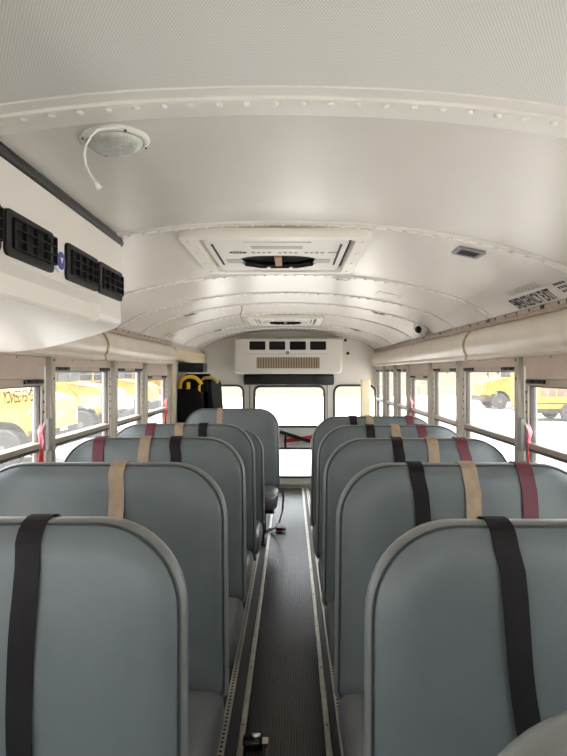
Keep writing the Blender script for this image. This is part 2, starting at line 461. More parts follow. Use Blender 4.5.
# rear wall with its openings
def section(inset=0):
    pts = [(XRC+.02, 0)] + [(x, zc(x)+.01) for x in reversed(XS)] + [(XLC-.02, 0)]
    return pts
DW = (-.52, .455)
door_open = [(DW[0], .06), (DW[1], .06), (DW[1], E-.12), (DW[0], E-.12)]
def wrect(x0, x1, z0, z1, r): return shift2(rrect((x1-x0)/2, z0, z1, r), (x0+x1)/2)
RW = [(-1.085, -.6), (.545, 1.06)]
holes = [door_open] + [wrect(a, b, E-.72, E-.17, .085) for a, b in RW]
struct(plate('wall_rear', section(), holes, YR, YR+.06, M['rearwall']), 'pale grey rear wall around the emergency door', 'wall')
for k, ((a, b), lab) in enumerate(zip(RW, ('rear window left of the emergency door', 'rear window right of the emergency door'))):
    WN[0] += 1
    w = thing('window_%d' % WN[0], lab, 'window', (0, 0, 0)); w['kind'] = 'structure'
    bm = B(); ringtube(bm, wrect(a, b, E-.72, E-.17, .085), YR-.002, .014); obj('gasket', bm, M['aludark'], w, smooth=True)
    bm = B(); pl = wrect(a, b, E-.72, E-.17, .085); loft(bm, [[(x, YR+.02+d, z) for x, z in pl] for d in (0, .004)]); obj('pane', bm, M['glass_b'], w)
# emergency door
d = thing('door_1', 'rear emergency door with two windows and crossed release bars', 'door', (0,0,0)); d['kind'] = 'structure'
wu = wrect(-.458, .419, E-.685, E-.18, .075); wl = wrect(-.458, .419, E-1.32, E-.965, .06)
plate('door_panel', [(DW[0]+.006,.066),(DW[1]-.006,.066),(DW[1]-.006,E-.126),(DW[0]+.006,E-.126)], [wu, wl], YR-.006, YR+.05, M['rearwall'], d)
bm = B(); ringtube(bm, wu, YR-.008, .015); obj('gasket', bm, M['aludark'], d, smooth=True)
bm = B(); ringtube(bm, wl, YR-.008, .015); obj('gasket', bm, M['aludark'], d, smooth=True)
for pl in (wu, wl):
    bm = B(); loft(bm, [[(x, YR+.02+e, z) for x, z in pl] for e in (0, .004)]); obj('pane', bm, M['glass_b'], d)
bm = B(); tube(bm, [(-.14,YR-.05,E-.745),(.24,YR-.05,E-.865)], .022, 10); tube(bm, [(.05,YR-.05,E-.805),(.05,YR,E-.805)], .018, 8)
obj('release_handle', bm, M['black'], d)['label'] = 'black slanted door release handle'
bm = B(); ribbon(bm, [(-.09,YR-.016,E-.868),(.1,YR-.018,E-.843),(.30,YR-.016,E-.81)], (0,0,1), .05, .004)
obj('arrow_strip', bm, M['red'], d)['label'] = 'red arrow strip under the handle'
bm = B(); box(bm, -.083,-.058, YR-.02, YR-.006, E-.955, E-.80); obj('latch_bar', bm, M['black'], d)
bm = B()
for z in (E-.885, E-.915):
    for k in range(5): box(bm, -.02+k*.026, -.002+k*.026, YR-.0075, YR-.0062, z, z+.010)
obj('instruction_print', bm, M['printfaint'], d)
bm = B()
for x in DW: box(bm, x-.008, x+.008, YR-.008, YR, .06, E-.12)
trim(bm, M['tanclip'], 'thin tan seams either side of the rear emergency door')
bm = B(); box(bm, -.55, .50, YR-.05, YR+.06, 0, .06)
trim(bm, M['strip'], 'pale threshold at the foot of the rear emergency door')

# front of the bus, behind the photographer: dash wall, windscreen opening
bm = B()
wf = [wrect(XL+.12, XR-.12, E-.55, E+.32, .08)]
struct(plate('wall_front', section(), wf, YF-.06, YF, M['wall']), 'front wall of the bus with the wide windscreen', 'wall')
WN[0] += 1
w = thing('window_%d' % WN[0], 'front windscreen of the bus', 'window', (0,0,0)); w['kind'] = 'structure'
bm = B(); loft(bm, [[(x, YF-.03+e, z) for x, z in wf[0]] for e in (0, .004)]); obj('pane', bm, M['glass_b'], w)
bm = B(); ringtube(bm, wf[0], YF+.004, .016); obj('gasket', bm, M['aludark'], w)

# ------------------------------------------------------------------ seats
HW = .435; TOP = 1.46-.308; LEAN = .11
def lean(z): return (z-.43)*LEAN
def back_outline(i):
    pts = []
    for x, z in rrect(HW-i, .40+i, TOP-.45*i, .185-.6*i, .03, 12):
        f = 1 + .028*max(0, (TOP-.35-z))/.4           # a little wider at the bottom
        pts.append((x*f, z))
    return pts
def backrest_meshes():
    # front at -y; seam where face meets edge band
    bm = B(); prof = [(.013,-.060),(.006,-.055),(.001,-.047),(0,-.038),(.003,-.022),(.012,-.004),(.026,.012),(.045,.024)]
    loft(bm, [[(x, y+lean(z), z) for x, z in back_outline(i)] for i, y in prof])
    edge = bm
    bm2 = B(); prof = [(.013,-.0595),(.022,-.066),(.045,-.0765),(.08,-.085),(.13,-.090),(.178,-.0915)]
    rings = [[(x, y+lean(z), z) for x, z in back_outline(i)] for i, y in prof]
    loft(bm2, rings)
    bm3 = B(); ol = back_outline(.0125)
    pts = [Vector((x, -.061+lean(z), z)) for x, z in ol if z > .42]
    k0 = max(range(len(pts)), key=lambda k: (pts[k]-pts[k-1]).length)   # start at the open bottom
    pts = pts[k0:]+pts[:k0]
    tube(bm3, pts, .0028, 6)
    return edge, bm2, bm3
e_, f_, p_ = backrest_meshes()
def mk(name, bm, m, smooth=True):
    me = bpy.data.meshes.new(name); bmesh.ops.recalc_face_normals(bm, faces=bm.faces[:]); bm.to_mesh(me); bm.free(); me.materials.append(m)
    if smooth:
        for p in me.polygons: p.use_smooth = True
    return me
ME = {'edge': mk('backrest', e_, M['vinyl_edge']), 'face': mk('backrest_face', f_, M['vinyl']), 'pipe': mk('piping', p_, M['pipe'])}
bm = B()
def cush(i, z):   # cushion outline in plan
    return [(x, y, z) for x, y in rrect(HW-.005-i, -.475+i, -.015-i, .05, .09, 6)]
loft(bm, [cush(.03,.295), cush(.008,.305), cush(0,.33), cush(-.004,.365), cush(0,.40), cush(.012,.425), cush(.03,.437), cush(.06,.441)])
for v in bm.verts: v.co.z -= .012*max(0, (-v.co.y-.1))*0 - 0.02*max(0, -v.co.y-.1)
ME['cushion'] = mk('cushion', bm, M['cushion'])
bm = B()
for y in (-.40,-.06): tube(bm, [(-HW+.03,y,.282),(HW-.03,y,.282)], .016, 8)
for x in (-HW+.05, HW-.05): tube(bm, [(x,-.42,.282),(x,.0,.282)], .016, 8)
ME['frame'] = mk('seat_frame', bm, M['leg_metal'])
def legmesh(x):
    bm = B()
    tube(bm, [(x,-.37,.275),(x,-.35,.12),(x,-.36,.012)], .016, 8); tube(bm, [(x,-.07,.275),(x,-.09,.12),(x,-.08,.012)], .016, 8)
    box(bm, x-.028, x+.028, -.41, -.03, 0, .012); tube(bm, [(x,-.35,.12),(x,-.09,.12)], .012, 8)
    return mk('leg', bm, M['leg_metal'])
ME['leg_a'] = legmesh(-HW+.13); ME['leg_b'] = legmesh(HW-.13)
FACEY = -.0905
def strap(col, x0, x1, parent, wob):
    """webbing from behind the top edge, over it and down the front face to the cushion"""
    z0 = .47; pts = []
    prof = [(TOP-.30,.036),(TOP-.12,.036),(TOP-.030,.030),(TOP-.012,.016),(TOP-.001,-.004),(TOP+.003,-.022),(TOP+.003,-.040),(TOP,-.056),(TOP-.005,-.067),(TOP-.012,-.076),(TOP-.022,-.083),(TOP-.036,-.089)]
    for z, y in prof: pts.append((x0, y+lean(z), z))
    N = 14
    for k in range(1, N+1):
        t = k/N; z = TOP-.036 + (z0-TOP+.036)*t
        x = x0 + (x1-x0)*t + wob*.012*math.sin(t*7+wob*3)
        pts.append((x, FACEY-.004-.004*abs(math.sin(t*9+wob))+lean(z), z))
    bm = B(); rings = []
    P = [Vector(p) for p in pts]; W = .05
    for i, p in enumerate(P):
        tg = (P[min(i+1, len(P)-1)]-P[max(i-1,0)]).normalized()
        tw = math.sin(i*.55+wob*2)*.10*(i > 13)
        wd = Vector((1, tw, 0)).normalized(); nn = tg.cross(wd).normalized()
        rings.append([p+wd*W/2+nn*.0012, p-wd*W/2+nn*.0012, p-wd*W/2-nn*.0012, p+wd*W/2-nn*.0012])
    loft(bm, rings)
    o = obj('belt_strap', bm, M['strap_'+col], parent, smooth=False)
    o['label'] = col + ' webbing belt strap over the seat back'
    return o
def seat(xc, ytop, label, group, straps, dz=0, sx=1, rfix=None):
    y = ytop - lean(TOP)
    t = thing('bus_seat', label, 'bus seat', (xc, y, 0), group)
    parts = [link('backrest', ME['edge'], t), link('cushion', ME['cushion'], t), link('seat_frame', ME['frame'], t), link('leg', ME['leg_a'], t), link('leg', ME['leg_b'], t)]
    link('front_panel', ME['face'], parts[0]); link('piping', ME['pipe'], parts[0])
    if dz: 
        parts[0].scale.z = (TOP+dz-.4)/(TOP-.4); parts[0].location.z = .4*(1-parts[0].scale.z)
    for i, (col, x0, x1) in enumerate(straps):
        s = strap(col, x0-xc, x1-xc, t, (i*1.3+ytop*2.1) % 2 - 1)
        if dz: s.scale.z = parts[0].scale.z; s.location.z = parts[0].location.z
    return t
GL, GR = 'seats left of the aisle', 'seats right of the aisle'
XLs, XRs = -.213-HW, .150+HW
seat(XLs, 1.22, 'nearest left seat, front row, one black strap over its grey-green back', GL, [('black', -.530, -.515)])
seat(XLs, 1.945, 'second seat from the front left of the aisle, with one tan strap', GL, [('tan', -.58, -.60)])
seat(XLs, 2.69, 'third left seat from the front, with maroon, tan and black straps', GL, [('maroon', -.895, -.92), ('tan', -.68, -.71), ('black', -.54, -.54)])
seat(XLs, 3.377, 'fourth left seat from the front, three straps showing above the third seat', GL, [('maroon', -.83, -.85), ('tan', -.66, -.67), ('black', -.52, -.52)])
seat(XLs+.02, 4.02, 'low left seat mostly hidden behind the fourth left seat', GL, [], dz=-.093)
seat(-.545, 5.2, 'rearmost left seat reaching into the aisle, with one tan strap', GL, [('tan', -.65, -.655)], dz=-.028)
seat(XRs, 1.20, 'nearest full right seat, a black strap slanting down its front', GR, [('black', .425, .485)])
seat(XRs, 1.934, 'second full right seat from the front, black, tan and maroon straps', GR, [('black', .415, .43), ('tan', .59, .60), ('maroon', .775, .81)])
seat(XRs, 2.65, 'third full right seat from the front, its straps showing above the second', GR, [('black', .488, .50), ('tan', .65, .67), ('maroon', .785, .83)])
seat(XRs, 3.29, 'fourth full right seat from the front, behind the third right seat', GR, [('black', .455, .47), ('tan', .60, .62), ('maroon', .75, .77)])
seat(XRs-.008, 3.95, 'rearmost right seat, near the red tagged window post', GR, [('black', .43, .45), ('tan', .545, .56), ('maroon', .82, .83)])
# the nearest seat, only its top corner in the picture: lower padded barrier seat
s0 = seat(XRs-.05, .49, 'seat at the bottom right corner of the photo, only its rounded top showing', GR, [], dz=.026)

# loose belt and buckle in the aisle
t = thing('loose_belt', 'black belt trailing from the rearmost left seat to a maroon buckle on the floor', 'seat belt', (-.075, 4.95, 0))
bm = B(); ribbon(bm, [(.0,-.06,.43),(.008,-.05,.36),(.0,-.02,.24),(-.03,.04,.12),(-.09,.12,.03),(-.15,.15,.014),(-.13,.17,.026),(-.06,.18,.03)], (.25,.97,0), .05, .004); obj('webbing', bm, M['strap_black'], t)
bm = B(); box(bm, -.065, .01, .13, .21, .012, .045); b1 = obj('buckle', bm, M['strap_maroon'], t, bevel=.012); b1['label'] = 'maroon buckle'
bm = B(); box(bm, .01, .03, .15, .19, .015, .035); obj('buckle_tongue', bm, M['black'], b1, bevel=.003)
t = thing('belt_buckle', 'glossy black buckle lying on the runner at the bottom of the photo', 'buckle', (-.150, 2.19, .009))
M['gloss'] = mat('gloss black', (.012,.012,.012), .15)
bm = B(); loft(bm, [[(x*s, y*s, z) for x, y in rrect(.038, -.03, .03, .012, .012, 4)] for s, z in ((.9,0),(1,.006),(1,.016),(.86,.023))]); obj('buckle_body', bm, M['gloss'], t, smooth=True)
bm = B(); box(bm, .036,.062, -.018,.018, .008,.013); obj('tongue', bm, M['track'], t, bevel=.002)

# ------------------------------------------------------------------ near air conditioner (upper left)
ac = thing('air_conditioner', 'large cream ceiling air conditioner with black vents at the upper left', 'air conditioner', (0,0,0))
Y0a, Y1a = .30, 2.02
base = [(-.60,.0),(-.602,.40),(-.602,.30),(-.602,.235),(-.602,.215),(-.60,.19),(-.603,.172),(-.615,.158),(-.64,.147),(-.70,.128),(-.80,.100),(-.88,.082),(-.96,.072),(-1.045,.070)]
def acsec(y):
    e = max(0, (y-(Y1a-.05))/.05); ins = .03*e*e
    rec = 1 if (1.05 < y < 1.745) else 0
    pts = []
    for i, (x, z) in enumerate(base):
        xx, zz = x, z
        if i == 0: zz = zc(-.60)-E-.004
        if rec and i in (4,5,6): xx -= .022
        pts.append((xx-ins*.6, y, E+zz+(ins*.5 if i > 4 else 0)))
    for x in (-1.06,-.95,-.85,-.75,-.67): pts.append((x, y, zc(x)-.004))
    return pts
ys = [Y0a,.7,1.035,1.055,1.3,1.6,1.735,1.765,1.9,1.965,1.985,2.0,2.012,2.02]
bm = B(); loft(bm, [acsec(y) for y in ys])
o = obj('housing', bm, M['cream'], ac, smooth=True); e = o.modifiers.new('es', 'EDGE_SPLIT'); e.split_angle = math.radians(33)
bm = B(); pts = [(-.606, y, zc(-.606)-.010) for y in (Y0a, .8, 1.4, 1.96)] + [(-.612,1.995,zc(-.612)-.010), (-.63,2.018,zc(-.63)-.012), (-.70,2.026,zc(-.7)-.012), (-.9,2.026,zc(-.9)-.012)]
tube(bm, pts, .0165, 8); obj('gasket', bm, M['rubber'], ac, smooth=True)
def acvent(y0, y1, tilt):
    v = plate('vent', shift2(rrect((y1-y0)/2, E+.247, E+.346, .014), (y0+y1)/2), [shift2(rrect((y1-y0)/2-.022, E+.265, E+.330, .006), (y0+y1)/2)], -.608, -.594, M['black'], ac, axis='x', bevel=.003)
    bm = B(); box(bm, -.6018, -.6000, y0+.018, y1-.018, E+.261, E+.334); obj('recess', bm, M['blackhole'], v)
    bm = B(); a, b = y0+.03, y1-.018
    for k in range(5):
        y = a+(b-a)*k/4; box(bm, -.600+tilt*(k/4), -.590+tilt*(k/4), y-.0012, y+.0012, E+.264, E+.331)
    for k in range(4):
        z = E+.266+.0213*k
        vs = [bm.verts.new(p) for p in ((-.598,a,z),(-.590,a,z),(-.590+tilt,b,z),(-.598+tilt,b,z),(-.598,a,z+.002),(-.590,a,z+.002),(-.590+tilt,b,z+.002),(-.598+tilt,b,z+.002))]
        for f in ((0,1,2,3),(4,7,6,5),(0,4,5,1),(1,5,6,2),(2,6,7,3),(3,7,4,0)): bm.faces.new([vs[i] for i in f])
    obj('louvre', bm, M['grille2'], v)
M['grille2'] = mat('louvre plastic', (.010,.0095,.0095), .5, spec=.3)
for a, b, t_ in ((.905,1.150,.009),(1.170,1.405,.012),(1.487,1.728,.003),(1.742,1.975,.006)): acvent(a, b, t_)
rot = Matrix.Translation((-.602, 1.446, E+.287)) @ Matrix.Rotation(PI/2, 4, 'Y')
bm = B(); lathe(bm, [(.030,0),(.030,.006),(.027,.008)], rot, 28); bd = obj('badge', bm, M['white'], ac)
bm = B(); lathe(bm, [(.023,.007),(.023,.0095)], rot @ Matrix.Translation((0,0,0)), 28); obj('badge_face', bm, M['blue'], bd)
bm = B(); lathe(bm, [(.010,.0095),(.010,.0102)], rot @ Matrix.Translation((-.003,.002,0)), 3); obj('badge_mark', bm, M['white'], bd)

# ------------------------------------------------------------------ rear air conditioner
ra = thing('air_conditioner', 'white wall air conditioner above the rear emergency door', 'air conditioner', (0,0,0))
xa, xb, za, zb, ya = -.695, .625, E-.02, E+.415, 6.80
bm = B()
loft(bm, [[(x+(xa+xb)/2, y, z) for x, z in rrect((xb-xa)/2-i, za+i, zb-i, .035, .05, 6)] for i, y in ((0,YR-.02),(0,ya+.03),(.008,ya+.008),(.02,ya))])
for v in bm.verts: v.co.z = min(v.co.z, zc(v.co.x)-.015)
obj('housing', bm, M['cream'], ra, smooth=False)
vx = [(-.505,-.31),(-.265,-.07),(-.015,.18),(.23,.425)]
fp = plate('front_panel', wrect(xa+.05, xb-.035, za+.015, zb-.02, .03), [wrect(a, b, E+.268, E+.372, .012) for a, b in vx]+[wrect(-.42,.345, E+.045, E+.178, .008)], ya-.022, ya-.0, M['cream'], ra, bevel=.004)
for a, b in vx:
    bm = B(); box(bm, a-.005, b+.005, ya-.006, ya-.002, E+.262, E+.378); vv = obj('vent', bm, M['blackhole'], ra)
    bm = B()
    for k in range(4): x = a+(b-a)*(k+.5)/4; box(bm, x-.003, x+.003, ya-.018, ya-.007, E+.27, E+.37)
    for k in range(2): z = E+.303+.033*k; box(bm, a, b, ya-.016, ya-.008, z-.002, z+.002)
    obj('louvre', bm, M['grille2'], vv)
bm = B(); box(bm, -.425,.35, ya-.005, ya-.001, E+.04, E+.183); gg = obj('grille', bm, M['brown'], ra)
bm = B()
for k in range(25): x = -.41+k*.0307; box(bm, x-.008, x+.008, ya-.018, ya-.004, E+.046, E+.177)
obj('slats', bm, M['tanslat'] if 'tanslat' in M else mat('tan slats', (.46,.37,.27), .5), gg)
rot = Matrix.Translation((-.042, ya-.021, E+.232)) @ Matrix.Rotation(PI/2, 4, 'X')
bm = B(); lathe(bm, [(.022,0),(.022,.005),(.018,.007)], rot, 20); obj('badge', bm, M['greyplate'], ra)
bm = B(); box(bm, -.55, .46, ya-.0235, ya-.0215, E+.218, E+.221); obj('panel_seam', bm, M['rail'], ra)
# padded bar
bm = B()
loft(bm, [[(-.0275+f*.5625, YR-.055+yy*k, E-.095+zz*k) for yy, zz in rrect(.052, -.068, .068, .03, .03, 4)] for f, k in ((-1,.7),(-.98,.97),(-.5,1.0),(-.1,.97),(0,1.0),(.3,.98),(.7,1.0),(.98,.97),(1,.7))])
tag(obj('padded_bar', bm, M['blacksoft'], smooth=True), 'long black padded bar above the rear emergency door', 'head bump pad')
# cream pole, small camera and switch by the rear wall
bm = B(); box(bm, .855, .975, 6.86, 6.90, 0.0, E-.09); 
o = obj('padded_pole', bm, M['creampole'], bevel=.015); tag(o, 'flat cream pole standing before the right rear window', 'pole')
sp = thing('wall_switch', 'small black switch on the rear wall right of the air conditioner', 'switch', (.715, YR, E+.225))
bm = B(); box(bm, -.035,.035, -.008, 0, -.05,.05); obj('plate', bm, M['rearwall'], sp, bevel=.003)
bm = B(); lathe(bm, [(.02,0),(.018,.02),(.010,.026)], Matrix.Translation((0,-.008,.01)) @ Matrix.Rotation(PI/2,4,'X'), 14); obj('button', bm, M['black'], sp)
sp = thing('security_camera', 'small camera on a bracket at the top right corner of the rear air conditioner', 'camera', (.665, 6.93, zc(.665)-.02))
bm = B(); box(bm, -.02,.02, -.02,.02, -.03,.02); obj('bracket', bm, M['white'], sp)
bm = B(); box(bm, -.03,.03, -.09,-.02, -.06,-.015); cb = obj('camera_body', bm, M['white'], sp, bevel=.005)
bm = B(); lathe(bm, [(.018,0),(.018,.008)], Matrix.Translation((0,-.09,-.038)) @ Matrix.Rotation(PI/2,4,'X'), 12); obj('lens', bm, M['black'], cb)

# ------------------------------------------------------------------ roof hatches
M['padgrey'] = mat('pale pad', (.52,.50,.44), .5)
M['hatchwhite'] = mat('hatch frame', (.84,.80,.72), .35)
def hatch(y0, label, full=True):
    L = .76; Wd = .70
    h = thing('roof_hatch', label, 'roof hatch', (-.055, y0, APEX), 'roof hatches')
    o = wrect(-Wd/2, Wd/2, 0, L, .04); i_ = wrect(-Wd/2+.055, Wd/2-.055, .05, L-.05, .03)
    plate('frame', o, [i_], -.037, -.004, M['hatchwhite'], h, axis='z', bevel=.008)
    # lid with the handle opening cut at its far edge
    el = [(.235*math.cos(a), L-.10-.16*abs(math.sin(a))**.8 if False else L-.12-.15*math.sin(a)) for a in [PI*k/24 for k in range(25)]]
    bite = [(.172*math.copysign(abs(math.cos(a))**.75, math.cos(a)), .475+.125*math.copysign(abs(math.sin(a))**.8, math.sin(a))) for a in [2*PI*k/40 for k in range(40)]]
    lid_o = [(-.275,.09),(.275,.09),(.275,L-.09),(-.275,L-.09)]
    slot = wrect(-.13,.13,.098,.118,.006)
    lid = plate('lid', wrect(-.272,.272,.075,L-.075,.03), [bite, slot], -.031, -.014, M['cream'], h, axis='z', bevel=.004)
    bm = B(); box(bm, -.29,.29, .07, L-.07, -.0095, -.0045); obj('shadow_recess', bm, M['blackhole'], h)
    for s in (-1, 1):
        bm = B(); box(bm, min(s*.250,s*.242), max(s*.250,s*.242), .14, L-.22, -.0335, -.0305); obj('side_slot', bm, M['black'], lid)
        bm = B(); box(bm, min(s*.225,s*.155), max(s*.225,s*.155), .42, .50, -.0335, -.0305); obj('recess_pad', bm, M['padgrey'], lid, bevel=.002)
        for q in range(4):
            bm = B(); lathe(bm, [(.008,0),(.007,-.004)], Matrix.Translation((s*(Wd/2-.028), .08+q*.2, -.037)), 10); obj('screw', bm, M['rivet'], h)
    bm = B(); box(bm, -.10,.10, .175,.215, -.0335,-.0305); obj('label_plate', bm, M['padgrey'], lid, bevel=.001)
    for wk in ((0,1,2,3),(5,6,7,8),(10,11,12,13)):
        bm = B()
        for k in wk: box(bm, -.105+k*.0215, -.105+k*.0215+.014, .275+.004*(k%3), .300, -.0322, -.0308)
        obj('instruction_print', bm, M['printfaint'], lid)
    for x, m_ in ((-.16, M['print']), (.225, M['printfaint'])):
        bm = B(); w_ = .036 if x < 0 else .02
        lathe(bm, [(w_,0),(w_,-.0014)], Matrix.Translation((x,.288,-.0308)) @ Matrix.Diagonal((1,.55,1,1)), 20); em = obj('oval_mark', bm, m_, lid)
        bm = B()
        for q in range(4): box(bm, x-w_*.6+q*w_*.33, x-w_*.6+q*w_*.33+w_*.12, .279,.297, -.0330,-.0321)
        obj('mark_strokes', bm, M['cream'], em)
    bm = B(); tube(bm, [(-.15,.54,-.024),(-.08,.565,-.030),(.08,.565,-.030),(.15,.54,-.024)], .014, 8); hd = obj('release_bar', bm, M['black'], h)
    for x in (-.12,-.045,.055,.12):
        bm = B(); lathe(bm, [(.009,0),(.006,-.006)], Matrix.Translation((x,.556,-.041)), 8); obj('bolt', bm, M['rivet'], hd)
    bm = B(); box(bm, -.016,.016, .36, .575, -.037,-.027); obj('handle_tab', bm, M['copper'], h, bevel=.005)['label'] = 'brown handle tab'
    return h
hatch(1.985, 'near roof hatch in the middle of the ceiling with black handle opening')
hatch(5.03, 'distant roof hatch on the ceiling in front of the rear air conditioner')

# ------------------------------------------------------------------ dome light with dangling tie
def frame_at(x, y):     # matrix whose -z looks into the cabin, on the ceiling
    e = .02; nx = (zc(x+e)-zc(x-e))/(2*e)
    ang = -math.atan(nx)
    return Matrix.Translation((x, y, zc(x))) @ Matrix.Rotation(ang, 4, 'Y')
mx = frame_at(-.379, 1.205)
dl = thing('dome_light', 'round dome light on the ceiling above the cream air conditioner', 'ceiling light', (0,0,0))
bm = B(); lathe(bm, [(.0735,.002),(.0735,-.004),(.066,-.009),(.0615,-.010),(.060,-.004)], mx, 40); bz = obj('bezel', bm, M['rib'], dl, smooth=True)
bm = B(); lathe(bm, [(.0605,-.004),(.0602,-.009)], mx, 40, cap=False); obj('shadow_ring', bm, M['greyplate'], bz)
bm = B(); lathe(bm, [(.0596,-.004),(.059,-.010),(.052,-.017),(.035,-.022),(.012,-.024)], mx, 40); obj('lens', bm, M['lamplens'], dl, smooth=True)
for k in range(4):
    a = k*PI/2+.6; bm = B(); lathe(bm, [(.003,-.008),(.0025,-.011)], mx @ Matrix.Translation((.068*math.cos(a), .068*math.sin(a), 0)), 8); obj('screw', bm, M['leg_metal'], bz)
def P_(px, py, Y): return Vector(((px-291)*Y/560, Y, E+(372-py)*Y/560))
ct = thing('cable_tie', 'white plastic tie dangling from the dome light', 'cable tie', tuple(P_(116,127,1.12)))
cp = [(116,127,1.115),(108,128,1.10),(98,130,1.09),(91,136,1.085),(86,145,1.08),(84.5,155,1.075),(86,165,1.075),(90,174,1.075),(95,181,1.075),(97,184,1.075)]
org = P_(116,127,1.12)
bm = B(); tube(bm, [P_(*p)-org for p in cp], .0022, 8); obj('strand', bm, M['white'], ct, smooth=True)
bm = B(); tube(bm, [P_(95,180.5,1.075)-org, P_(97,184,1.075)-org, P_(99.5,188,1.075)-org], [.0028,.0045,.0058], 10); obj('head', bm, M['white'], ct, smooth=True)

# ceiling speakers / lamps
def speaker(x, y, label, s=.055, grp='ceiling speakers'):
    mx = frame_at(x, y)
    t = thing('ceiling_speaker', label, 'speaker', (0,0,0), grp); t.matrix_world = mx
    plate('frame', rrect(s, -s*1.05, s*1.05, .008), [rrect(s*.72, -s*.75, s*.75, .005)], -.009, .001, M['greyplate'], t, axis='z', bevel=.002)
    bm = B(); box(bm, -s*.75, s*.75, -s*.78, s*.78, -.004, -.001); g = obj('grille', bm, M['grille'], t)
    bm = B()
    for k in range(7): x_ = -s*.6+k*s*.2; box(bm, x_-.0015, x_+.0015, -s*.72, s*.72, -.0065, -.0035)
    obj('bars', bm, M['black'], g)
speaker(.66, 2.08, 'nearest dark square ceiling speaker, right of the near roof hatch', .05)
speaker(-.757, 4.2, 'small dark ceiling speaker left of centre, mid cabin', .05)
speaker(.665, 4.2, 'small dark ceiling speaker right of centre, mid cabin', .05)
speaker(-.765, 5.87, 'farthest dark ceiling speaker left of the rear air conditioner', .045)
speaker(.68, 5.87, 'farthest dark ceiling speaker right of the rear air conditioner', .045)
# dome camera by the right rail
mx = frame_at(.985, 4.18)
M['camgrey'] = mat('camera housing', (.55,.54,.52), .4)
t = thing('dome_camera', 'white dome camera on the ceiling by the right rail', 'camera', (0,0,0)); t.matrix_world = mx
bm = B(); lathe(bm, [(.062,0),(.062,-.018),(.056,-.045),(.036,-.062),(.012,-.066)], Matrix.Diagonal((1,1.3,1,1)), 24); obj('housing', bm, M['camgrey'], t, smooth=True)
bm = B(); lathe(bm, [(.028,0),(.026,.012),(.016,.022),(.005,.025)], Matrix.Translation((-.026,-.052,-.040)) @ Matrix.Rotation(-.5,4,'Z') @ Matrix.Rotation(PI*.60,4,'X'), 20); obj('lens_dome', bm, M['black'], t, smooth=True)
# patched square and a stray wire hook
mx = frame_at(.585, 3.4)
t = bpy.data.objects.new('ceiling_patch', None)
bm = B(); loft(bm, [[mx @ Vector((x, y, z)) for x, y in rrect(.07,-.10,.10,.012)] for z in (.001,-.004)])
tag(obj('ceiling_patch', bm, M['rib'], bevel=.001), 'pale square cover patch on the ceiling right of the near hatch', 'cover plate')
hk = thing('wire_hook', 'small bent wire bracket on the ceiling just behind the near hatch', 'hook', tuple(P_(342,280,2.98)))
bm = B(); tube(bm, [(-.035,0,.01),(-.02,-.02,-.002),(.01,-.02,-.004),(.035,-.01,-.001),(.045,0,.012)], .002, 6); obj('wire', bm, M['rail'], hk)
bm = B(); box(bm, -.05,.055,-.008,.02,.006,.012); obj('base_strip', bm, M['rib'], hk)
t = thing('loose_wire', 'thin reddish wire hanging from the ceiling left of the rear hatch', 'wire', tuple(P_(241,305,4.17)))
bm = B(); tube(bm, [(-.07,0,.022),(-.03,-.01,.016),(.0,-.01,.012),(.01,0,-.03),(-.01,.02,-.08),(.015,.05,-.12),(.02,.1,-.135)], .0035, 6); obj('wire', bm, M['copper'], t)

# lettering on the ceiling shoulder (text runs from back to front, top towards the centre)
def arc_pts(x_start, s):     # walk up the ceiling from x_start towards the centre by s
    x = x_start; sg = 1 if x > XC else -1; d = 0
    while d < s:
        x2 = x - sg*.002; d += math.hypot(.002, zc(x2)-zc(x)); x = x2
    return x
def ceil_text(body, x0, ystart, size, m, name, label, bold=0, width=1, sp=1, yd=-1):
    def fn(a, b):
        x = arc_pts(x0, max(0, b)) if b > 0 else x0
        return Vector((x, ystart + yd*a, zc(x)-.0018))
    o = textmesh(name, body, m, size, fn, bold=bold, width=width, spacing=sp)
    tag(o, label, 'lettering'); o['kind'] = 'structure'
    return o
ceil_text('EMERGENCY EXIT', 1.047, 2.57, .088, M['print'], 'ceiling_lettering', 'bold black EMERGENCY EXIT lettering on the right ceiling shoulder', bold=.0024, width=.545)
ceil_text('DO NOT BLOCK', .98, 2.48, .05, M['printfaint'], 'ceiling_lettering', 'faint DO NOT BLOCK lettering above the black EMERGENCY EXIT', width=.78)
ceil_text('EMERGENCY EXIT', -1.08, 4.75, .06, M['printfaint'], 'ceiling_lettering', 'faint EMERGENCY EXIT lettering high on the left near the lift', bold=.001, width=.75, yd=1)
bm = B()
for r_, (xa_, n_) in enumerate(((1.032,7),(1.014,9),(.996,4))):
    for k in range(n_):
        y = 2.115-k*.022; z0 = zc(xa_); z1 = zc(xa_-.010)
        vs = [bm.verts.new(p) for p in ((xa_,y,z0-.002),(xa_,y-.016,z0-.002),(xa_-.010,y-.016,z1-.002),(xa_-.010,y,z1-.002))]
        bm.faces.new(vs)
o = obj('ceiling_lettering', bm, M['print']); tag(o, 'small black print lines right after the EMERGENCY EXIT lettering', 'lettering'); o['kind'] = 'structure'
# mirrored EMERGENCY on the front left exit window (reads right way round from outside)
def fnw(a, b): return Vector((XL-.018-.0035, 2.475 - a, E-.155 + b))
o = textmesh('window_lettering', 'EMERGENCY', M['printglass'], .072, lambda a, b: Vector((XL-.010, 2.455-a, E-.126+b)), width=.62)
tag(o, 'EMERGENCY lettering on the near left window, reversed from inside', 'lettering'); o['kind'] = 'structure'

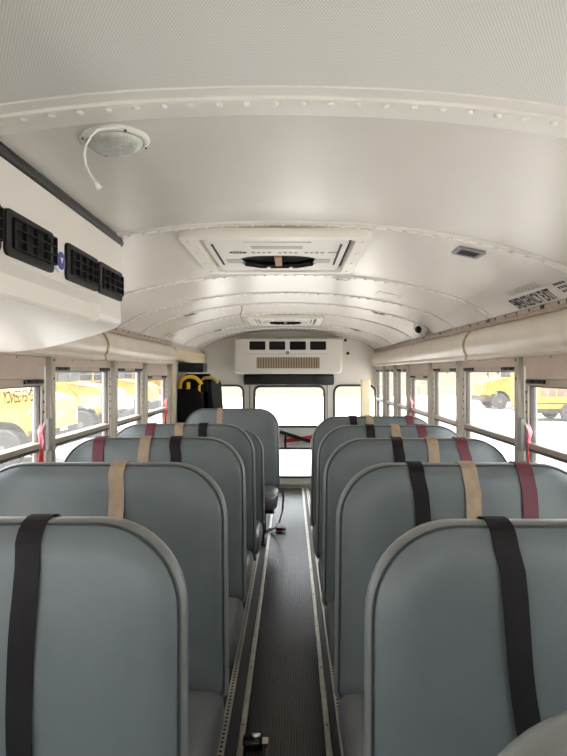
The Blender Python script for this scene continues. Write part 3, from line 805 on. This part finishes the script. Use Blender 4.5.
# ------------------------------------------------------------------ window release handles with ribbons
def release(side, y, label):
    s = 1 if side == 'R' else -1
    x = (1.040 if s > 0 else -1.094)
    t = thing('release_handle', label, 'window release handle', (x, y, E-.28), 'tagged window release handles')
    bm = B(); box(bm, -.012,.012, -.022,.022, -.075,.072); obj('bracket', bm, M['greyplate'], t, bevel=.006)
    bm = B(); tube(bm, [(s*.012,-.006,.06),(s*.013,-.012,.045),(s*.013,-.012,-.04),(s*.012,-.006,-.05)], .008, 8); obj('lever', bm, M['track'], t, smooth=True)
    bm = B()
    ribbon(bm, [(s*.016,-.02,.04),(s*.021,-.026,.0),(s*.016,-.032,-.03),(s*.018,-.03,-.075)], (0.35,1,0), .03, .003)
    ribbon(bm, [(s*.013,-.034,.045),(s*.024,-.036,.015),(s*.018,-.03,-.02),(s*.021,-.036,-.06)], (1,.25,0), .022, .003)
    obj('tag_ribbon', bm, M['pink'], t)['label'] = 'pink and white tag'
    bm = B(); ribbon(bm, [(s*.017,-.03,-.03),(s*.016,-.034,-.08),(s*.024,-.03,-.13),(s*.026,-.034,-.165)], (.5,.8,0), .022, .003)
    obj('red_ribbon', bm, M['red'], t)['label'] = 'red ribbon tail'
    bm = B(); ribbon(bm, [(s*.025,-.03,-.16),(s*.022,-.03,-.25)], (.5,.8,0), .015, .004); obj('black_ribbon', bm, M['black'], t)['label'] = 'black strip end'
release('R', 2.525, 'red tagged release handle on the nearest right window post')
release('L', 2.525, 'red tagged release handle on the nearest left window post')
release('R', 4.955, 'red tagged release handle on a far right window post')
release('L', 5.02, 'red tagged release handle on the far left post by the wheelchair lift')

# ------------------------------------------------------------------ wheelchair lift at the rear left
lf = thing('wheelchair_lift', 'folded black wheelchair lift with yellow grab rails at the rear left', 'wheelchair lift', (0,0,0))
bm = B(); pl = [(-1.113,.1),(-.86,.1),(-.86,E-.29),(-.895,E-.20),(-.93,E-.165),(-1.113,E-.165)]
loft(bm, [[(x, y, z) for x, z in pl] for y in (5.50,5.56)]); obj('side_arm', bm, M['matte'], lf, bevel=.01)
bm = B(); pl = [(5.62,.1),(6.42,.1),(6.42,E-.11),(6.30,E-.09),(5.80,E-.075),(5.62,E-.10)]
loft(bm, [[(x+(z-.1)*-.09, y, z) for y, z in pl] for x in (-.74,-.69)]); obj('platform', bm, M['matte'], lf, bevel=.008)
bm = B(); pl = [(-1.113,.1),(-.86,.1),(-.86,E-.2),(-1.113,E-.2)]
loft(bm, [[(x, y, z) for x, z in pl] for y in (6.48,6.54)]); obj('side_arm', bm, M['matte'], lf, bevel=.01)
arch = [(-1.095,5.56,E-.17)] + [(-.995-.10*math.cos(a), 5.56, E-.13+.085*math.sin(a)) for a in [PI*k/10*.86 for k in range(11)]]
bm = B(); tube(bm, [(-1.095,5.53,E-.40)]+[(x,5.53,z) for x, y, z in arch]+[(-.88,5.53,E-.12)], .019, 10); obj('grab_rail', bm, M['yellow'], lf, smooth=True)
bm = B(); tube(bm, [(-.925,5.80,E-1.0),(-.925,5.80,E-.2),(-.925,5.80,E-.09),(-.90,5.80,E-.062),(-.85,5.79,E-.058),(-.80,5.78,E-.068),(-.765,5.77,E-.09),(-.755,5.77,E-.115)], .018, 10); obj('grab_rail', bm, M['yellowpale'], lf, smooth=True)
bm = B(); tube(bm, [(-.907,5.54,E-.9),(-.907,5.54,E-.13)], .012, 8); obj('upright', bm, M['yellow'], lf)
bm = B(); box(bm, -1.015,-.99, 5.45, 5.5, E-.165, E-.10); obj('hinge_bracket', bm, M['yellow'], lf)
bm = B(); box(bm, -1.11,-.83, 5.56, 5.62, E-.2, E-.085); obj('motor_cover', bm, M['matte'], lf, bevel=.01)
bm = B(); box(bm, -1.11,-.86, 5.86, 6.0, .3, E-.02); obj('tower', bm, M['matte'], lf, bevel=.015)
bx = thing('control_box', 'dark box mounted on the wall above the wheelchair lift', 'box', (-1.06, 5.62, E+.045))
bm = B(); box(bm, -.055,.19,-.07,.2,-.05,.045); obj('housing', bm, M['black'], bx, bevel=.012)
bm = B(); box(bm, -.05,.0,-.05,.19,.045,.06); obj('mounting', bm, M['greyplate'], bx)
bm = B(); box(bm, XLC, XLC+.10, 5.22, YR-.01, E+.11, E+.235)
trim(bm, M['creamwall'], 'cream header above the wheelchair lift door', bevel=.02)
bm = B(); box(bm, XL-.02, XL+.03, 5.17, 5.30, 0, E+.22)
trim(bm, M['creamwall'], 'cream door pillar beside the wheelchair lift', bevel=.01)

# ------------------------------------------------------------------ outdoors
GZ = E-2.4
bm = B()
vs = [bm.verts.new(p) for p in ((-150,-60,GZ),(150,-60,GZ),(150,54,GZ),(-150,54,GZ))]; bm.faces.new(vs)
struct(obj('ground', bm, M['asphalt']), 'pale pavement of the parking lot outside the bus', 'pavement')
bm = B(); rows = []
for y, z in ((54,0),(70,.4),(90,1.1),(115,1.95),(150,2.4)):
    rows.append([bm.verts.new((x, y, GZ+.02+z+.15*math.sin(x*.07))) for x in range(-150,151,15)])
for a, b in zip(rows[:-1], rows[1:]):
    for i in range(len(a)-1): bm.faces.new((a[i], a[i+1], b[i+1], b[i]))
o = obj('grass', bm, M['grass'], smooth=True); struct(o, 'dry grass slope beyond the parking lot', 'grass')
def wheel(bus, x, y, s, r=.5):
    bm = B(); mx_ = Matrix.Translation((x, y, r)) @ Matrix.Rotation(PI/2, 4, 'X')
    lathe(bm, [(r*.58,-.12),(r*.93,-.13),(r,-.09),(r,.09),(r*.93,.13),(r*.58,.12)], mx_, 28); w = obj('wheel', bm, M['tyre'], bus, smooth=False)
    bm = B(); lathe(bm, [(r*.58,-.121),(r*.5,-.09),(r*.2,-.10),(r*.18,-.15),(r*.05,-.15)] if False else [(r*.58,-.10),(r*.58,.10)], mx_, 24); 
    lathe(bm, [(r*.22,-.14),(r*.22,.14)], mx_, 16)
    for k in range(8):
        a = k*PI/4; lathe(bm, [(.025,-.115),(.025,.115)], mx_ @ Matrix.Translation((r*.38*math.cos(a), r*.38*math.sin(a), 0)), 8)
    obj('hub', bm, M['hub'], w)
def school_bus(nx, y0, dr, label, length=8.5, group='parked school buses'):
    """nose at x = nx pointing along dr, near side at y0"""
    b = thing('school_bus', label, 'school bus', (nx, y0, GZ), group)
    W = 2.3
    X = lambda x: -dr*x                                    # x measured backwards from the nose
    arch = [(1.05+.66*math.cos(a), .52+.68*math.sin(a)) for a in [PI*k/14 for k in range(15)]]
    pl = [(0,.95),(.0,1.5),(.06,1.68),(.35,1.80),(1.0,1.92),(1.7,2.02),(1.95,2.04),(1.95,.60)] + [(x, z) for x, z in arch if z > .60 and x > .45] + [(.44,.95)]
    bm = B(); loft(bm, [[(X(x), yy+((y_i) if x < 1.0 else 0), z) for x, z in pl] for yy, y_i in ((0,.12),(.05,.08),(W-.05,-.08),(W,-.12))]); obj('hood', bm, M['busyellow'], b, bevel=.03)
    bm = B(); loft(bm, [[(X(x), W/2+a, 0.0+z) for a, z in rrect(W/2+.06, .75, 3.0, .42, .03, 6)] for x in (1.95, length)]); bd = obj('body', bm, M['busyellow'], b, bevel=.04)
    bm = B(); loft(bm, [[(X(x), W/2+a, z) for a, z in rrect(W/2-.12, 2.08, 2.72, .14, .08, 5)] for x in (1.90,1.948)]); obj('windshield', bm, M['busglass'], b)
    bm = B(); box(bm, min(X(1.88),X(1.95)), max(X(1.88),X(1.95)), W/2-.03, W/2+.03, 2.06, 2.75); obj('windshield_divider', bm, M['buswhite'], b)
    k = 0; x = 2.15
    while x+.62 < length-.2:
        bm = B(); box(bm, min(X(x),X(x+.60)), max(X(x),X(x+.60)), -.075, -.055, 1.98, 2.55); w = obj('window', bm, M['busglass'], b)
        bm = B(); box(bm, min(X(x),X(x+.60)), max(X(x),X(x+.60)), -.085, -.075, 2.26, 2.29); obj('sash', bm, M['buswhite'], w)
        x += .70
    for z in (1.15, 1.55, 1.85):
        bm = B(); box(bm, min(X(1.98),X(length-.05)), max(X(1.98),X(length-.05)), -.08, -.055, z, z+.05); obj('rub_rail', bm, M['tyre'], b)
    bm = B(); box(bm, min(X(-.15),X(.08)), max(X(-.15),X(.08)), -.02, W+.02, .50, .85); obj('bumper', bm, M['tyre'], b, bevel=.04)
    bm = B(); box(bm, min(X(-.02),X(.05)), max(X(-.02),X(.05)), .75, W-.75, 1.05, 1.45); obj('grille', bm, M['busyellow'], b)
    for yy in (.16, W-.40):
        bm = B(); box(bm, min(X(-.025),X(.05)), max(X(-.025),X(.05)), yy, yy+.24, 1.1, 1.35); obj('headlight', bm, M['buswhite'], b, bevel=.03)
    bm = B(); lathe(bm, [(.09,0),(.08,.02)], Matrix.Translation((X(.33), .055, 1.40)) @ Matrix.Rotation(PI/2,4,'X'), 14); obj('side_marker', bm, M['hub'], b)
    bm = B(); tube(bm, [(X(.5),.3,1.8),(X(.3),.05,2.1),(X(.25),-.05,2.25)], .018, 6); lathe(bm, [(.12,0),(.10,.05),(.04,.08)], Matrix.Translation((X(.25),-.05,2.28)) @ Matrix.Rotation(dr*PI/2,4,'Y'), 14); obj('mirror', bm, M['tyre'], b, smooth=True)
    bm = B(); box(bm, min(X(.45),X(length-.3)), max(X(.45),X(length-.3)), .25, W-.25, .45, .9); obj('chassis', bm, M['tyre'], b)
    for xx in (1.05, length-2.2):
        for yy in (.14, W-.14): wheel(b, X(xx), yy, 1)
    return b
school_bus(-6.0, 13.6, 1, 'nearest yellow school bus seen through the near left window', 9)
school_bus(-6.55, 20.2, 1, 'second yellow school bus, seen through the second left window', 9)
school_bus(-7.15, 28.2, 1, 'third yellow school bus, through the third left window', 9)
school_bus(-7.9, 38.0, 1, 'farthest yellow school bus on the left, behind the white car', 9)
school_bus(12.4, 36.0, -1, 'yellow school bus across the lot through the second right window', 9)
# short yellow bus with brown windows on the right
sb = thing('school_bus', 'yellow bus with brown windows through the near right window', 'school bus', (11.45, 27.0, GZ), 'parked school buses')
bm = B(); loft(bm, [[(x, 1.1+a, z) for a, z in rrect(1.15, .62, 2.75, .35, .04, 6)] for x in (0, 6.5)]); obj('body', bm, M['busyellow'], sb, bevel=.05)
for k in range(7):
    bm = B(); x = .55+k*.82; box(bm, x, x+.74, -.065, -.04, 1.22, 1.88); w = obj('window', bm, M['busglassbrown'], sb)
    bm = B(); box(bm, x+.35, x+.39, -.072, -.064, 1.22, 1.88); box(bm, x, x+.74, -.072, -.064, 1.53, 1.56); obj('sash', bm, M['brick'], w)
bm = B(); box(bm, .1, 6.4, -.07, -.04, .86, .92); obj('rub_rail', bm, M['tyre'], sb)
bm = B(); box(bm, -.1, 6.4, .1, 2.1, .40, .66); obj('chassis', bm, M['tyre'], sb)
bm = B(); box(bm, -.15, 0, .0, 2.2, .45, .62); obj('bumper', bm, M['hub'], sb, bevel=.03)
for xx in (2.0, 5.2):
    for yy in (.02, 2.1): wheel(sb, xx, yy, 1, .47)
# white car and red car by the far left bus
def car(x, y, m, label, dr=1):
    c = thing('car', label, 'car', (x, y, GZ), 'parked cars')
    W = 1.7; L = 4.2
    pl = [(0,.35),(0,.75),(.25,.85),(1.1,.95),(1.75,1.42),(3.2,1.42),(3.9,.98),(L,.9),(L,.35)]
    bm = B(); loft(bm, [[(-dr*a, yy+(i if z > 1 else 0), z) for a, z in pl] for yy, i in ((0,.18),(W,-.18))]); obj('body', bm, m, c, bevel=.06)
    for a, b in ((1.45,2.35),(2.45,3.35)):
        bm = B(); vs = [(-dr*a, .02, .98),(-dr*b,.02,.98),(-dr*(b-.12),.16,1.36),(-dr*(a+.28),.16,1.36)]
        loft(bm, [[(x_, y_, z_) for x_, y_, z_ in vs], [(x_, y_-.03, z_) for x_, y_, z_ in vs]]); obj('window', bm, M['busglass'], c)
    for a in (.8, 3.35):
        for yy in (.06, W-.06): wheel(c, -dr*a, yy, 1, .32)
car(-7.2, 33.3, M['carwhite'], 'white car parked beside the far left school bus')
car(-6.0, 35.9, M['carred'], 'red car behind the white car on the left')
# trees and a shed far away
def tree(x, y, h, label):
    t = thing('tree', label, 'tree', (x, y, GZ+1.9), 'trees beyond the grass')
    bm = B(); tube(bm, [(0,0,-.6),(0,0,h*.5)], .25, 8); obj('trunk', bm, M['bark'], t)
    bm = B(); rnd = random.Random(int(x*7+y))
    for k in range(14):
        a = rnd.random()*2*PI; rr = h*.32*rnd.random(); zz = h*(.35+.55*rnd.random())
        mx_ = Matrix.Translation((rr*math.cos(a), rr*math.sin(a), zz)) @ Matrix.Diagonal((1,1,.8,1))
        bmesh.ops.create_icosphere(bm, subdivisions=2, radius=h*(.15+.1*rnd.random()), matrix=mx_)
    for v in bm.verts: v.co += Vector((rnd.uniform(-1,1), rnd.uniform(-1,1), rnd.uniform(-1,1)))*h*.018
    obj('crown', bm, M['leaf'], t)
for x, y, h, lab in ((33,118,5.2,'far green tree right of the lot, first from the rear'),(38.5,120,6,'far green tree right of the lot, second from the rear'),
                (44,119,5.5,'far green tree right of the lot, third from the rear'),(51,121,6.2,'far green tree behind the right school buses'),(28,121,4.4,'small far tree right of the lot'),
                (-40,110,7,'tall far tree behind the left buses'),(-52,106,8,'far tree at the left, behind the nearest bus'),(-30,116,6,'far tree behind the farthest left bus')):
    tree(x, y, h, lab)
sh = thing('shed', 'low tan building beyond the left school buses', 'building', (-34, 62, GZ), None)
bm = B(); box(bm, -9, 9, 0, 8, 0, 3.1); obj('wall', bm, M['brick'], sh)
bm = B(); loft(bm, [[(x, y, z) for y, z in ((-.4,3.0),(8.4,3.0),(4,4.6))] for x in (-9.4,9.4)]); obj('roof', bm, M['roofing'], sh)
for k in range(5):
    bm = B(); box(bm, -8+k*3.4, -6.2+k*3.4, -.05, 0, 1.0, 2.2); obj('window', bm, M['busglass'], sh)

# ------------------------------------------------------------------ light, camera
w = bpy.data.worlds.new('World'); bpy.context.scene.world = w; w.use_nodes = True
nt = w.node_tree; bg = nt.nodes['Background']
sky = nt.nodes.new('ShaderNodeTexSky'); sky.sky_type = 'HOSEK_WILKIE'
sky.sun_direction = Vector((-.25,-.35,.9)).normalized(); sky.turbidity = 6.0; sky.ground_albedo = .4
mixn = nt.nodes.new('ShaderNodeMixRGB'); mixn.inputs[0].default_value = .7
mixn.inputs[2].default_value = (.79,.82,.835,1)
nt.links.new(sky.outputs[0], mixn.inputs[1]); nt.links.new(mixn.outputs[0], bg.inputs[0])
bg.inputs[1].default_value = 1.5
sun = bpy.data.lights.new('Sun', 'SUN'); sun.energy = 3.2; sun.angle = math.radians(3); sun.color = (1,.97,.93)
so = bpy.data.objects.new('Sun', sun); C.objects.link(so)
so.rotation_euler = Vector((.22,.30,-.93)).to_track_quat('-Z', 'Y').to_euler()
cam = bpy.data.cameras.new('Camera'); co = bpy.data.objects.new('Camera', cam); C.objects.link(co)
cam.sensor_fit = 'VERTICAL'; cam.sensor_height = 36; cam.lens = 560/756*36
cam.shift_x = -7.5/756; cam.shift_y = -6/756
cam.clip_start = .02; cam.clip_end = 600
co.location = (0,0,E); co.rotation_euler = (PI/2,0,0)
sc = bpy.context.scene; sc.camera = co
sc.view_settings.view_transform = 'Standard'; sc.view_settings.look = 'None'; sc.view_settings.gamma = 1
sc.view_settings.use_curve_mapping = False
sc.view_settings.exposure = 2.66
sc.cycles.max_bounces = 14; sc.cycles.diffuse_bounces = 8; sc.cycles.transparent_max_bounces = 16
